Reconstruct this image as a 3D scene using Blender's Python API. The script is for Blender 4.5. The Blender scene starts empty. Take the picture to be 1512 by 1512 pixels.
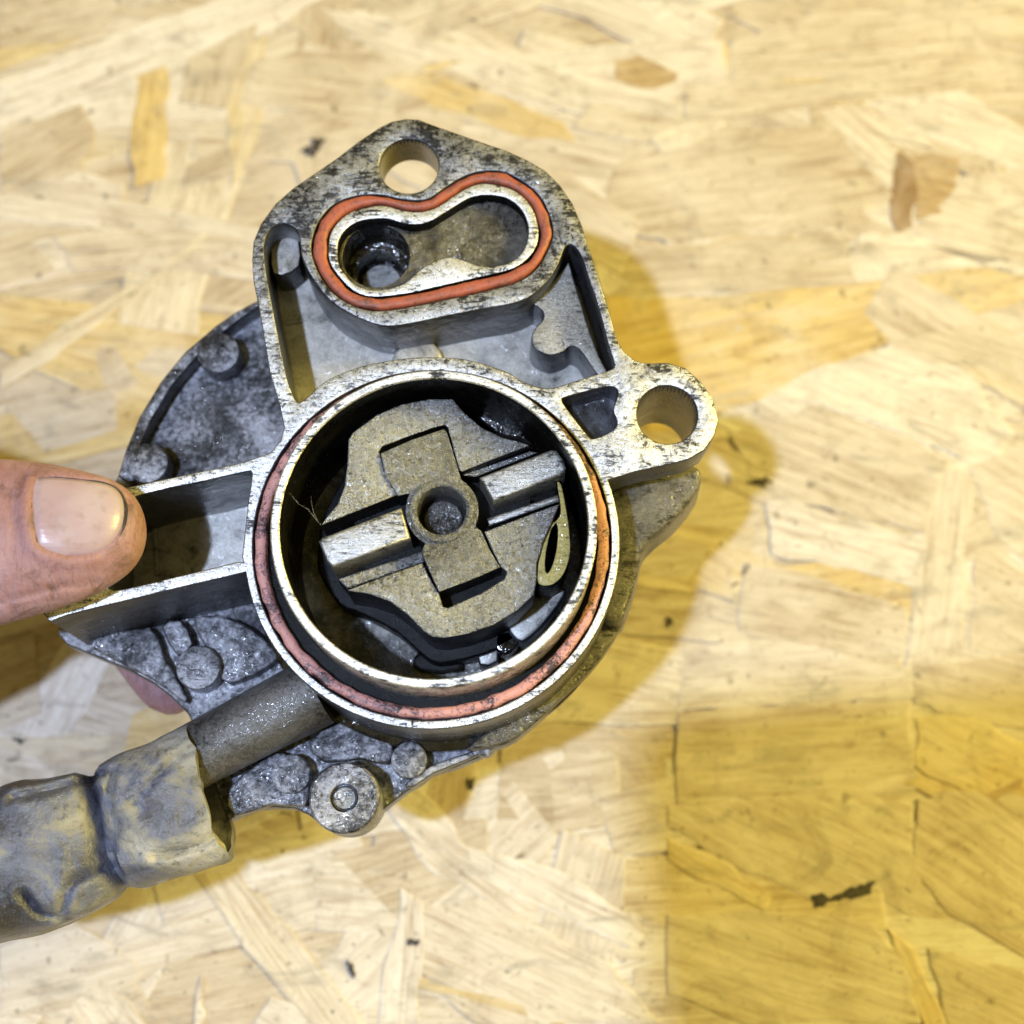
import bpy, bmesh, math, random
from mathutils import Vector, noise
random.seed(7)
S = bpy.context.scene
COL = S.collection
MM = 0.001
H = 85.0            # height of the pump's flange face above the board, mm

# ------------------------------------------------------------------ camera
FPX, TILT, DIST = 2200.0, math.radians(14), 282.0
CAMP = Vector((0, -math.sin(TILT)*DIST, math.cos(TILT)*DIST))     # mm, flange frame
cd = bpy.data.cameras.new('camera'); cam = bpy.data.objects.new('camera', cd); COL.objects.link(cam)
cam.location = (CAMP.x*MM, CAMP.y*MM, (CAMP.z+H)*MM)
cam.rotation_euler = (TILT, 0, 0)
cd.sensor_width = 36; cd.lens = 36*FPX/1512
cd.clip_start = 0.005; cd.clip_end = 20
cd.dof.use_dof = True; cd.dof.focus_distance = 0.281; cd.dof.aperture_fstop = 10.5
S.camera = cam
S.render.resolution_x = 1024; S.render.resolution_y = 1024

# ------------------------------------------------------------------ light
W = bpy.data.worlds.new('World'); S.world = W; W.use_nodes = True
bg = W.node_tree.nodes['Background']
bg.inputs[0].default_value = (1.0, 0.80, 0.22, 1); bg.inputs[1].default_value = 0.44
def area(name, loc, target, size, energy, color, shape='DISK'):
    l = bpy.data.lights.new(name, 'AREA'); l.shape = shape; l.size = size; l.energy = energy; l.color = color
    o = bpy.data.objects.new(name, l); COL.objects.link(o)
    o.location = loc
    o.rotation_euler = (Vector(target)-Vector(loc)).to_track_quat('-Z', 'Y').to_euler()
    return o
# a cool white LED work lamp about a metre up on the left, and a warm workshop lamp to the right
area('work_lamp_light', (-0.28, -0.165, 1.0+0.085), (0.0, 0.0, 0.05), 0.036, 12.0, (0.62, 0.76, 1.06))
area('workshop_lamp_light', (1.35, 0.40, 0.85), (0, 0, 0.03), 0.60, 45.0, (1.0, 0.79, 0.19))
S.view_settings.view_transform = 'Standard'; S.view_settings.look = 'None'
S.view_settings.exposure = 0.0; S.view_settings.gamma = 1.0
try: S.view_settings.use_curve_mapping = False
except Exception: pass
S.render.engine = 'CYCLES'

# ------------------------------------------------------------------ pixel -> place
_up = Vector((0, math.cos(TILT), math.sin(TILT))); _fw = Vector((0, math.sin(TILT), -math.cos(TILT)))
def U(x, y, z=0.0):
    """photograph pixel -> mm position on the plane z (flange frame)"""
    d = _fw + Vector((1, 0, 0))*((x-756)/FPX) - _up*((y-756)/FPX)
    t = (z-CAMP.z)/d.z
    p = CAMP + d*t
    return (p.x, p.y)
def UL(pts, z=0.0): return [U(x, y, z) for x, y in pts]
def crop(pts, ox, oy, s): return [(ox+x/s, oy+y/s) for x, y in pts]
def circ(cx, cy, r, n=48, a0=0.0, a1=2*math.pi):
    return [(cx+r*math.cos(a0+(a1-a0)*i/n), cy+r*math.sin(a0+(a1-a0)*i/n)) for i in range(n)]
def smooth(pts, n=4):
    out = []; N = len(pts)
    for i in range(N):
        p0, p1, p2, p3 = (pts[(i+k-1) % N] for k in range(4))
        for j in range(n):
            t = j/n
            out.append(tuple(0.5*((2*p1[a])+(-p0[a]+p2[a])*t+(2*p0[a]-5*p1[a]+4*p2[a]-p3[a])*t*t+(-p0[a]+3*p1[a]-3*p2[a]+p3[a])*t**3) for a in (0, 1)))
    return out
def sarea(l): return 0.5*sum(l[i][0]*l[(i+1) % len(l)][1]-l[(i+1) % len(l)][0]*l[i][1] for i in range(len(l)))
def orient(l, ccw):
    return l if (sarea(l) > 0) == ccw else l[::-1]
def offs(l, d):
    """move a loop sideways (positive = to its right-hand side, i.e. outwards for a ccw loop)"""
    out = []; N = len(l)
    for i in range(N):
        a, b, c = l[i-1], l[i], l[(i+1) % N]
        n1 = Vector((b[1]-a[1], a[0]-b[0])); n2 = Vector((c[1]-b[1], b[0]-c[0]))
        if n1.length < 1e-9: n1 = n2.copy()
        if n2.length < 1e-9: n2 = n1.copy()
        n1.normalize(); n2.normalize(); n = n1+n2
        if n.length < 1e-6: n = n1.copy()
        n.normalize(); k = min(1.6, 1/max(0.3, n.dot(n1)))
        out.append((b[0]+n.x*d*k, b[1]+n.y*d*k))
    return out

# ------------------------------------------------------------------ mesh helpers
def finish(name, bm, mats, parent=None, ang=38, smoothit=True):
    me = bpy.data.meshes.new(name)
    bmesh.ops.recalc_face_normals(bm, faces=bm.faces)
    bm.to_mesh(me); bm.free()
    for m in (mats if isinstance(mats, (list, tuple)) else [mats]): me.materials.append(m)
    if smoothit:
        for p in me.polygons: p.use_smooth = True
        me.set_sharp_from_angle(angle=math.radians(ang))
    o = bpy.data.objects.new(name, me); COL.objects.link(o)
    if parent: o.parent = parent
    return o
def cap(bm, rings, z_up):
    es = set()
    for r in rings:
        for i in range(len(r)):
            e = bm.edges.get((r[i], r[(i+1) % len(r)]))
            if e: es.add(e)
    res = bmesh.ops.triangle_fill(bm, use_beauty=True, use_dissolve=False, edges=list(es), normal=(0, 0, 1))
    fs = [g for g in res['geom'] if isinstance(g, bmesh.types.BMFace)]
    for f in fs:
        f.normal_update()
        if (f.normal.z > 0) != z_up: f.normal_flip()
        f.material_index = 0
    return fs
def prism(name, loops, zt, zb, mats, parent, bevel=0.3, draft=0.0, bottom=True, top=True, dark_edge=True):
    """a casting: 2-D loops (first outer, others holes; mm) raised from zb to zt, rounded top edge"""
    bm = bmesh.new(); tops, bots = [], []
    for k, l in enumerate(loops):
        l = orient(l, k == 0)
        prof = [(zt, -bevel), (zt-0.12*bevel, -0.5*bevel), (zt-0.45*bevel, -0.15*bevel), (zt-bevel, 0.0), (zb, draft*(zt-zb))] if bevel > 0 else [(zt, 0.0), (zb, draft*(zt-zb))]
        prev = None
        for j, (z, d) in enumerate(prof):
            ring = [bm.verts.new((x*MM, y*MM, z*MM)) for x, y in offs(l, d)]
            if prev:
                for i in range(len(ring)):
                    f = bm.faces.new((prev[i], ring[i], ring[(i+1) % len(ring)], prev[(i+1) % len(ring)]))
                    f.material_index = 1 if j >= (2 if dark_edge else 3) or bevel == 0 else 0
            else: first = ring
            prev = ring
        tops.append(first); bots.append(prev)
    bm.edges.ensure_lookup_table()
    if top: cap(bm, tops, True)
    if bottom: cap(bm, bots, False)
    mats = mats if isinstance(mats, (list, tuple)) else [mats, mats]
    return finish(name, bm, mats, parent)
def walls(name, loops, zt, zb, mat, parent, draft=0.0):
    return prism(name, loops, zt, zb, [mat, mat], parent, bevel=0, draft=draft, bottom=False, top=False)
def lathe(name, c, prof, mat, parent, n=128, ang=38, wob=0.0):
    """closed profile [(r, z)] turned about the vertical through c"""
    bm = bmesh.new(); rings = []
    for r, z in prof:
        rings.append([bm.verts.new(((c[0]+r*math.cos(2*math.pi*i/n))*MM, (c[1]+r*math.sin(2*math.pi*i/n))*MM, z*MM)) for i in range(n)] if r > 1e-6 else [bm.verts.new((c[0]*MM, c[1]*MM, z*MM))])
    for j in range(len(rings)):
        a, b = rings[j], rings[(j+1) % len(rings)]
        if len(a) == 1 and len(b) == 1: continue
        for i in range(n):
            k = (i+1) % n
            if len(a) == 1: bm.faces.new((a[0], b[i], b[k]))
            elif len(b) == 1: bm.faces.new((a[i], b[0], a[k]))
            else: bm.faces.new((a[i], b[i], b[k], a[k]))
    return finish(name, bm, mat, parent, ang)
def sweep(name, path, rad, mat, parent, n=24, flat=1.0, jit=0.0, caps=True):
    """tube along 3-D path (mm) with radius list"""
    bm = bmesh.new(); rings = []
    for k, p in enumerate(path):
        p = Vector(p); a = Vector(path[max(0, k-1)]); b = Vector(path[min(len(path)-1, k+1)])
        t = (b-a).normalized(); s = t.cross(Vector((0, 0, 1)))
        if s.length < 1e-3: s = Vector((1, 0, 0))
        s.normalize(); u = s.cross(t).normalized()
        ring = []
        for i in range(n):
            an = 2*math.pi*i/n
            q = p + s*math.cos(an)*rad[k] + u*math.sin(an)*rad[k]*flat
            if jit: q += Vector((noise.noise(q*0.25), noise.noise(q*0.25+Vector((9, 3, 1))), noise.noise(q*0.25+Vector((2, 8, 5)))))*jit
            ring.append(bm.verts.new(q*MM))
        rings.append(ring)
    for a, b in zip(rings, rings[1:]):
        for i in range(n): bm.faces.new((a[i], b[i], b[(i+1) % n], a[(i+1) % n]))
    if caps: bm.faces.new(rings[0]); bm.faces.new(rings[-1])
    return finish(name, bm, mat, parent)
def empty(name, loc=(0, 0, 0)):
    o = bpy.data.objects.new(name, None); COL.objects.link(o); o.location = loc; o.empty_display_size = 0.02
    return o

# ------------------------------------------------------------------ materials
class NT:
    def __init__(s, name):
        s.m = bpy.data.materials.new(name); s.m.use_nodes = True; s.t = s.m.node_tree; s.n = s.t.nodes
        s.b = s.n['Principled BSDF']
    def new(s, ty, **kw):
        x = s.n.new(ty)
        for k, v in kw.items(): setattr(x, k, v)
        return x
    def put(s, sock, v):
        if hasattr(v, 'is_linked') or hasattr(v, 'links'): s.t.links.new(v, sock)
        elif isinstance(v, tuple) and len(v) == 3: sock.default_value = (*v, 1) if sock.type == 'RGBA' else v
        else: sock.default_value = v
    def coord(s, scale=(1000, 1000, 1000), kind='Object', rot=(0, 0, 0)):
        c = s.new('ShaderNodeTexCoord'); mp = s.new('ShaderNodeMapping'); s.t.links.new(c.outputs[kind], mp.inputs[0])
        mp.inputs['Scale'].default_value = scale; mp.inputs['Rotation'].default_value = rot
        return mp.outputs[0]
    def noise(s, vec, scale, detail=4, rough=0.6, dist=0.0):
        x = s.new('ShaderNodeTexNoise'); s.put(x.inputs['Vector'], vec)
        x.inputs['Scale'].default_value = scale; x.inputs['Detail'].default_value = detail
        x.inputs['Roughness'].default_value = rough; x.inputs['Distortion'].default_value = dist
        return x.outputs['Fac']
    def voro(s, vec, scale, feature='F1', out='Distance'):
        x = s.new('ShaderNodeTexVoronoi', feature=feature); s.put(x.inputs['Vector'], vec); x.inputs['Scale'].default_value = scale
        return x.outputs[out]
    def ramp(s, f, stops, interp='LINEAR'):
        x = s.new('ShaderNodeValToRGB'); s.put(x.inputs[0], f); cr = x.color_ramp; cr.interpolation = interp
        while len(cr.elements) < len(stops): cr.elements.new(0.5)
        for e, (p, c) in zip(cr.elements, stops):
            e.position = p; e.color = (*c, 1) if isinstance(c, tuple) else (c, c, c, 1)
        return x.outputs[0]
    def mix(s, f, a, b, blend='MIX'):
        x = s.new('ShaderNodeMix', data_type='RGBA', blend_type=blend)
        s.put(x.inputs[0], f); s.put(x.inputs[6], a); s.put(x.inputs[7], b); return x.outputs[2]
    def math(s, op, a, b=0.0):
        x = s.new('ShaderNodeMath', operation=op); s.put(x.inputs[0], a); s.put(x.inputs[1], b); return x.outputs[0]
    def bump(s, h, strength=0.3, dist=0.0002, prev=None):
        x = s.new('ShaderNodeBump'); s.put(x.inputs['Height'], h); x.inputs['Strength'].default_value = strength; x.inputs['Distance'].default_value = dist
        if prev is not None: s.put(x.inputs['Normal'], prev)
        return x.outputs[0]
    def out(s, color, rough, metal=0.0, normal=None, spec=0.5, **kw):
        s.put(s.b.inputs['Base Color'], color); s.put(s.b.inputs['Roughness'], rough); s.put(s.b.inputs['Metallic'], metal)
        s.b.inputs['Specular IOR Level'].default_value = spec
        if normal is not None: s.put(s.b.inputs['Normal'], normal)
        for k, v in kw.items(): s.put(s.b.inputs[k.replace('_', ' ')], v)
        return s.m

def metal_mat(name, light, mid, dark, f_big=0.12, f_small=1.1, lo=0.40, hi=0.58, metal=0.75, r0=0.28, r1=0.55, bump=0.35, scratch=None, specks=0.0, aged=0.0, spec=0.5, veins=0.0, streak=0.0, oil=0.45):
    """dirty aluminium / steel: clean metal, grey film and black oil, sizes in 1/mm"""
    n = NT(name); v = n.coord()
    big = n.noise(v, f_big, 5, 0.65, 0.6); sm = n.noise(v, f_small, 6, 0.72, 0.35); fine = n.noise(v, 3.6, 4, 0.75)
    f = n.math('ADD', n.math('MULTIPLY', big, 0.5), n.math('MULTIPLY', sm, 0.5))
    if aged:                                # the far lug of the casting is more oxidised than the rest
        sx = n.new('ShaderNodeSeparateXYZ'); n.put(sx.inputs[0], v)
        mr = n.new('ShaderNodeMapRange'); n.put(mr.inputs[0], sx.outputs[1]); mr.inputs[1].default_value = 18; mr.inputs[2].default_value = 48; mr.inputs[3].default_value = 0; mr.inputs[4].default_value = aged
        f = n.math('SUBTRACT', f, mr.outputs[0])
    col = n.ramp(f, [(lo-0.06, dark), (lo+0.02, mid), (hi-0.02, light), (hi+0.15, light)])
    if aged:
        col = n.mix(n.math('MULTIPLY', mr.outputs[0], 0.62/aged), col, n.mix(1.0, col, (0.34, 0.335, 0.33), 'MULTIPLY'))
    if veins:                               # thin dark cracks in the dirt film
        vn = n.noise(v, veins, 5, 0.6, 2.6); rid = n.math('ABSOLUTE', n.math('SUBTRACT', vn, 0.5))
        col = n.mix(n.ramp(rid, [(0.0, 0.85), (0.035, 0.0)]), col, n.mix(0.75, col, dark))
    col = n.mix(n.ramp(fine, [(0.36, 0.85), (0.56, 0.0)]), col, n.mix(0.6, col, dark))
    hgt = n.math('ADD', n.math('MULTIPLY', sm, 0.6), n.math('MULTIPLY', fine, 0.4))
    if scratch:
        sv = n.coord((1000*scratch[0], 1000*scratch[1], 1000), rot=(0, 0, scratch[2]))
        sc = n.noise(sv, 1.0, 4, 0.75)
        col = n.mix(n.ramp(sc, [(0.33, 0.9), (0.47, 0.0)]), col, dark)
        hgt = n.math('ADD', hgt, n.math('MULTIPLY', sc, 0.5))
    if streak:
        gate = n.noise(v, 0.16, 4, 0.6, 0.5)
        for sc3, rz, o_ in (((330, 1500, 700), 0.95, 0.0), ((700, 900, 700), 0.35, 0.02)):
            st = n.noise(n.coord(sc3, rot=(0, 0, rz)), 1.0, 5, 0.7, 0.4)
            k_ = n.math('ADD', n.math('MULTIPLY', st, 0.62), n.math('MULTIPLY', gate, 0.38))
            if aged: k_ = n.math('SUBTRACT', k_, n.math('MULTIPLY', mr.outputs[0], 0.5))
            col = n.mix(n.ramp(k_, [(streak-0.035-o_, 0.95), (streak+0.015-o_, 0.0)]), col, dark)
            hgt = n.math('ADD', hgt, n.math('MULTIPLY', st, 0.4))
    if specks:
        d = n.noise(v, 1.5, 2, 0.5, 0.3); col = n.mix(n.ramp(d, [(0.30, specks), (0.36, 0.0)]), col, tuple(c*0.5 for c in dark))
    rg = n.ramp(sm, [(0.35, r0), (0.65, r1)])
    m_ = n.out(col, rg, metal, n.bump(hgt, bump, 0.0004), spec=spec)
    n.b.inputs['Coat Roughness'].default_value = 0.10         # thin film of engine oil
    n.put(n.b.inputs['Coat Weight'], n.ramp(n.noise(v, 0.09, 4, 0.6, 0.8), [(0.38, 0.0), (0.56, oil)]))
    n.put(n.b.inputs['Coat Normal'], n.bump(n.noise(v, 0.45, 3, 0.55, 0.4), 0.9, 0.0010))
    return m_

M = {}
M['face'] = metal_mat('machined_aluminium', (0.80, 0.82, 0.86), (0.50, 0.51, 0.54), (0.03, 0.03, 0.034), 0.09, 0.9, 0.41, 0.55, 0.8, 0.20, 0.42, 0.5, specks=0.4, aged=0.05, streak=0.448)
M['rim'] = metal_mat('worn_cup_rim', (0.84, 0.85, 0.87), (0.62, 0.63, 0.65), (0.03, 0.03, 0.03), 0.10, 0.9, 0.37, 0.46, 0.85, 0.22, 0.40, 0.5, streak=0.455)
M['face_dull'] = metal_mat('stained_aluminium_face', (0.42, 0.415, 0.40), (0.25, 0.248, 0.24), (0.03, 0.03, 0.033), 0.14, 1.1, 0.40, 0.56, 0.7, 0.3, 0.5, 0.6, streak=0.44)
M['cast'] = metal_mat('dirty_cast_aluminium', (0.46, 0.468, 0.53), (0.095, 0.098, 0.115), (0.008, 0.008, 0.010), 0.085, 0.8, 0.45, 0.60, 0.6, 0.26, 0.55, 0.7, specks=0.5, streak=0.415)
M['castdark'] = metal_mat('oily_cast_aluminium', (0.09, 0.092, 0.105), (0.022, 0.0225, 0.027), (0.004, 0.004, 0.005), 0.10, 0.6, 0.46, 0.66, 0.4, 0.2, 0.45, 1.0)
M['bodywarm'] = metal_mat('brown_stained_aluminium', (0.17, 0.163, 0.152), (0.075, 0.072, 0.067), (0.012, 0.011, 0.010), 0.10, 0.8, 0.40, 0.60, 0.5, 0.3, 0.5, 0.9, streak=0.44)
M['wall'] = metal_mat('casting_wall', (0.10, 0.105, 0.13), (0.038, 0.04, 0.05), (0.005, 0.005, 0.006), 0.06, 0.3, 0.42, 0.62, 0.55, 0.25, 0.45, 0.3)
M['bore'] = metal_mat('drilled_bore', (0.26, 0.25, 0.24), (0.15, 0.147, 0.14), (0.02, 0.02, 0.02), 0.05, 0.3, 0.38, 0.6, 0.6, 0.25, 0.4, 0.2)
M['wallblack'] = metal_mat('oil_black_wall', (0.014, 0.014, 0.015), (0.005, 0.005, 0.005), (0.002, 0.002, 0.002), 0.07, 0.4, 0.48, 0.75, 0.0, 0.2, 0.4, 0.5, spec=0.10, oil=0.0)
M['floor'] = metal_mat('clean_cast_aluminium', (0.58, 0.56, 0.52), (0.36, 0.348, 0.325), (0.03, 0.03, 0.03), 0.07, 0.30, 0.42, 0.58, 0.35, 0.32, 0.5, 0.3)
M['cupfloor'] = metal_mat('oily_cup_floor', (0.34, 0.32, 0.28), (0.06, 0.057, 0.05), (0.006, 0.006, 0.006), 0.055, 0.25, 0.46, 0.62, 0.3, 0.12, 0.35, 0.6)
M['rotor'] = metal_mat('sintered_steel', (0.40, 0.415, 0.45), (0.26, 0.27, 0.295), (0.02, 0.02, 0.02), 0.06, 0.85, 0.40, 0.58, 0.8, 0.14, 0.40, 1.3, specks=0.8)
M['coupling'] = metal_mat('oiled_sintered_steel', (0.32, 0.332, 0.36), (0.19, 0.198, 0.216), (0.018, 0.018, 0.018), 0.08, 0.9, 0.40, 0.58, 0.75, 0.14, 0.34, 1.6, specks=0.8)
M['vane'] = metal_mat('ground_steel', (0.50, 0.495, 0.48), (0.36, 0.357, 0.345), (0.06, 0.06, 0.06), 0.09, 0.9, 0.38, 0.54, 0.75, 0.26, 0.46, 0.4, scratch=(0.2, 2.5, -0.34), streak=0.43)
M['portwet'] = metal_mat('oil_wet_aluminium', (0.26, 0.255, 0.245), (0.10, 0.099, 0.096), (0.008, 0.008, 0.008), 0.14, 0.55, 0.42, 0.58, 0.7, 0.08, 0.28, 2.0)
M['pipe'] = metal_mat('grey_cast_pipe', (0.24, 0.235, 0.235), (0.11, 0.107, 0.106), (0.015, 0.015, 0.015), 0.09, 1.1, 0.42, 0.60, 0.55, 0.28, 0.48, 0.8, specks=0.5)
M['brass'] = metal_mat('yellow_vane_seal', (0.50, 0.41, 0.12), (0.36, 0.30, 0.09), (0.06, 0.05, 0.02), 0.1, 1.6, 0.36, 0.55, 0.2, 0.35, 0.55, 0.5, scratch=(0.6, 3, 0.2))

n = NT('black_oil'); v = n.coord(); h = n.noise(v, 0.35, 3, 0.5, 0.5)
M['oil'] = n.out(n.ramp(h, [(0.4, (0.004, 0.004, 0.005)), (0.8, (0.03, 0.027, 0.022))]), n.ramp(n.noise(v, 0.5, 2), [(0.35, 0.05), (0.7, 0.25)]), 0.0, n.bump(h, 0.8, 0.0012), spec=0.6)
n = NT('red_rubber'); v = n.coord(); a = n.noise(v, 0.13, 4, 0.7, 0.5); b = n.noise(v, 1.6, 4, 0.7, 1.0)
f = n.math('ADD', n.math('MULTIPLY', a, 0.5), n.math('MULTIPLY', b, 0.5))
c = n.ramp(f, [(0.36, (0.035, 0.02, 0.018)), (0.44, (0.20, 0.065, 0.045)), (0.53, (0.33, 0.082, 0.045)), (0.75, (0.41, 0.115, 0.065))])
M['gasket'] = n.out(c, n.ramp(b, [(0.3, 0.3), (0.7, 0.6)]), 0.0, n.bump(b, 0.4, 0.0003))
n = NT('pink_red_rubber'); v = n.coord(); a = n.noise(v, 0.10, 4, 0.7, 0.5); b = n.noise(v, 1.5, 4, 0.7, 1.0)
f = n.math('ADD', n.math('MULTIPLY', a, 0.55), n.math('MULTIPLY', b, 0.45))
c = n.ramp(f, [(0.44, (0.03, 0.02, 0.025)), (0.485, (0.26, 0.13, 0.14)), (0.53, (0.52, 0.25, 0.23)), (0.75, (0.55, 0.27, 0.225))])
M['gasket_big'] = n.out(c, n.ramp(b, [(0.3, 0.3), (0.7, 0.6)]), 0.0, n.bump(b, 0.4, 0.0003))
n = NT('dusty_hose_rubber'); v = n.coord(); a = n.noise(v, 0.045, 4, 0.55, 1.2); b = n.noise(v, 0.6, 5, 0.7); d = n.noise(v, 2.2, 4, 0.75)
sx = n.new('ShaderNodeSeparateXYZ'); n.put(sx.inputs[0], v)         # dust has dried on towards the cut end
mr = n.new('ShaderNodeMapRange'); n.put(mr.inputs[0], sx.outputs[0]); mr.inputs[1].default_value = -92; mr.inputs[2].default_value = -62; mr.inputs[3].default_value = -0.08; mr.inputs[4].default_value = 0.09
f = n.math('ADD', n.math('ADD', n.math('MULTIPLY', a, 0.88), n.math('MULTIPLY', b, 0.12)), mr.outputs[0])
c = n.ramp(f, [(0.34, (0.03, 0.03, 0.036)), (0.42, (0.05, 0.055, 0.085)), (0.53, (0.13, 0.14, 0.19)), (0.56, (0.19, 0.187, 0.18)), (0.70, (0.36, 0.352, 0.335))])
c = n.mix(n.ramp(b, [(0.30, 0.7), (0.45, 0.0)]), c, (0.05, 0.045, 0.04))
c = n.mix(n.ramp(d, [(0.55, 0.0), (0.72, 0.22)]), c, (0.46, 0.45, 0.42))
hh_ = n.math('ADD', n.math('MULTIPLY', n.noise(v, 0.16, 4, 0.6, 1.0), 2.0), n.math('ADD', n.math('MULTIPLY', b, 0.7), n.math('MULTIPLY', d, 0.3)))
M['hose'] = n.out(c, n.ramp(f, [(0.48, 0.22), (0.6, 0.65)]), 0.0, n.bump(hh_, 0.55, 0.0007))
n = NT('skin'); v = n.coord(); a = n.noise(v, 0.05, 4, 0.6); b = n.noise(v, 0.5, 5, 0.7); w = n.voro(v, 0.9, 'DISTANCE_TO_EDGE')
wv = n.coord((1000*1.6, 1000*0.22, 1000*0.4), rot=(0, 0, 0.12)); wr = n.noise(wv, 0.8, 4, 0.6, 0.6)
c = n.ramp(a, [(0.3, (0.235, 0.122, 0.135)), (0.5, (0.295, 0.17, 0.195)), (0.7, (0.355, 0.225, 0.27))])
c = n.mix(n.ramp(b, [(0.30, 0.5), (0.55, 0.0)]), c, (0.22, 0.095, 0.075))
crs = n.noise(n.coord((1000*0.9, 1000*0.16, 1000*0.3), rot=(0, 0, 0.15)), 0.9, 5, 0.65, 0.7)
c = n.mix(n.ramp(crs, [(0.34, 0.55), (0.46, 0.0)]), c, (0.17, 0.08, 0.07))
dt = n.noise(v, 0.13, 5, 0.7, 0.8); c = n.mix(n.ramp(dt, [(0.52, 0.0), (0.66, 0.7)]), c, (0.085, 0.048, 0.038))
hg = n.math('ADD', n.math('ADD', n.math('MULTIPLY', wr, 0.35), n.math('MULTIPLY', crs, 0.6)), n.math('ADD', n.math('MULTIPLY', b, 0.5), n.math('MULTIPLY', n.noise(v, 2.4, 3, 0.6), 0.3)))
M['skin'] = n.out(c, n.ramp(b, [(0.3, 0.42), (0.7, 0.62)]), 0.0, n.bump(hg, 0.6, 0.0006), spec=0.4, Subsurface_Weight=0.22, Subsurface_Scale=0.0022)
M['skin'].node_tree.nodes['Principled BSDF'].inputs['Subsurface Radius'].default_value = (1.0, 0.4, 0.25)
n = NT('fingernail'); v = n.coord((1000*0.05, 1000*1.2, 1000*0.3)); a = n.noise(v, 1.0, 3, 0.6); b = n.noise(n.coord(), 0.10, 2)
c = n.ramp(b, [(0.35, (0.33, 0.235, 0.285)), (0.65, (0.38, 0.305, 0.37))]); dn = n.noise(n.coord(), 0.35, 4, 0.7); c = n.mix(n.ramp(dn, [(0.54, 0.0), (0.72, 0.5)]), c, (0.22, 0.165, 0.15))
M['nail'] = n.out(c, 0.30, 0.0, n.bump(a, 0.22, 0.0003), spec=0.45, Subsurface_Weight=0.2, Subsurface_Scale=0.001)
n = NT('grease_grime'); v = n.coord(); b = n.noise(v, 0.9, 4, 0.7)
M['grime'] = n.out(n.ramp(b, [(0.3, (0.012, 0.010, 0.008)), (0.7, (0.055, 0.04, 0.025))]), 0.55, 0.0, n.bump(b, 0.6, 0.0004))
n = NT('phone_plastic'); v = n.coord(); M['phone'] = n.out(n.ramp(n.noise(v, 0.4), [(0.3, (0.012, 0.012, 0.014)), (0.7, (0.02, 0.02, 0.022))]), 0.35)

# wood strands: grain runs along the mesh's own uv, each strand has its own random number
n = NT('pressed_wood_strands')
uv = n.new('ShaderNodeUVMap', uv_map='grain').outputs[0]
at = n.new('ShaderNodeAttribute', attribute_type='GEOMETRY', attribute_name='rnd').outputs['Fac']
at2 = n.new('ShaderNodeAttribute', attribute_type='GEOMETRY', attribute_name='rnd2').outputs['Fac']
cmb = n.new('ShaderNodeCombineXYZ'); n.put(cmb.inputs[2], n.math('MULTIPLY', at2, 731.0))
va = n.new('ShaderNodeVectorMath', operation='ADD'); n.t.links.new(uv, va.inputs[0]); n.t.links.new(cmb.outputs[0], va.inputs[1])
def vscale(vec, s3):
    x = n.new('ShaderNodeVectorMath', operation='MULTIPLY'); n.put(x.inputs[0], vec); x.inputs[1].default_value = s3; return x.outputs[0]
g1 = n.noise(vscale(va.outputs[0], (0.035, 0.55, 1)), 1.0, 5, 0.62, 1.2)
g2 = n.noise(vscale(va.outputs[0], (0.12, 2.6, 1)), 1.0, 4, 0.7, 0.6)
g4 = n.noise(vscale(va.outputs[0], (0.022, 0.16, 1)), 1.0, 5, 0.6, 2.0)
g3 = n.noise(vscale(va.outputs[0], (0.05, 0.11, 1)), 1.0, 3, 0.55)
base = n.ramp(at, [(0.0, (0.46, 0.38, 0.28)), (0.22, (0.53, 0.455, 0.35)), (0.42, (0.59, 0.53, 0.45)), (0.58, (0.67, 0.63, 0.585)), (0.72, (0.57, 0.47, 0.28)), (0.86, (0.59, 0.45, 0.20)), (0.95, (0.40, 0.29, 0.165)), (1.0, (0.22, 0.125, 0.06))])
c = n.mix(n.ramp(g1, [(0.34, 0.7), (0.55, 0.0)]), base, n.mix(1.0, base, (0.66, 0.575, 0.49), 'MULTIPLY'))
c = n.mix(n.ramp(g2, [(0.32, 0.7), (0.52, 0.0)]), c, n.mix(1.0, c, (0.66, 0.575, 0.49), 'MULTIPLY'))
c = n.mix(n.ramp(g3, [(0.55, 0.0), (0.75, 0.55)]), c, n.mix(1.0, c, (0.74, 0.70, 0.68), 'MULTIPLY'))
c = n.mix(n.ramp(g4, [(0.34, 0.7), (0.48, 0.0)]), c, n.mix(1.0, c, (0.74, 0.68, 0.62), 'MULTIPLY'))
c = n.mix(n.ramp(g4, [(0.54, 0.0), (0.68, 0.45)]), c, n.mix(0.5, c, (0.72, 0.68, 0.62)))
wp = n.new('ShaderNodeNewGeometry').outputs['Position']; wps = vscale(wp, (1000, 1000, 1000))
sp = n.noise(wps, 0.22, 5, 0.62, 0.4); sp2 = n.noise(vscale(wp, (420, 900, 900)), 0.55, 4, 0.65, 0.5)
bigp = n.noise(wps, 0.028, 4, 0.6, 0.8); c = n.mix(n.ramp(bigp, [(0.45, 0.0), (0.66, 0.6)]), c, n.mix(0.62, c, (0.66, 0.60, 0.53)))
bigq = n.noise(wps, 0.06, 5, 0.65, 1.5); c = n.mix(n.ramp(bigq, [(0.52, 0.0), (0.70, 0.6)]), c, n.mix(1.0, c, (0.66, 0.62, 0.58), 'MULTIPLY'))
c = n.mix(n.ramp(sp, [(0.63, 0.0), (0.71, 0.7)]), c, (0.085, 0.065, 0.045))
sp3 = n.noise(wps, 0.75, 4, 0.65, 0.6); sm3 = n.noise(vscale(wp, (55, 160, 100)), 1.0, 5, 0.65, 0.8)
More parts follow.
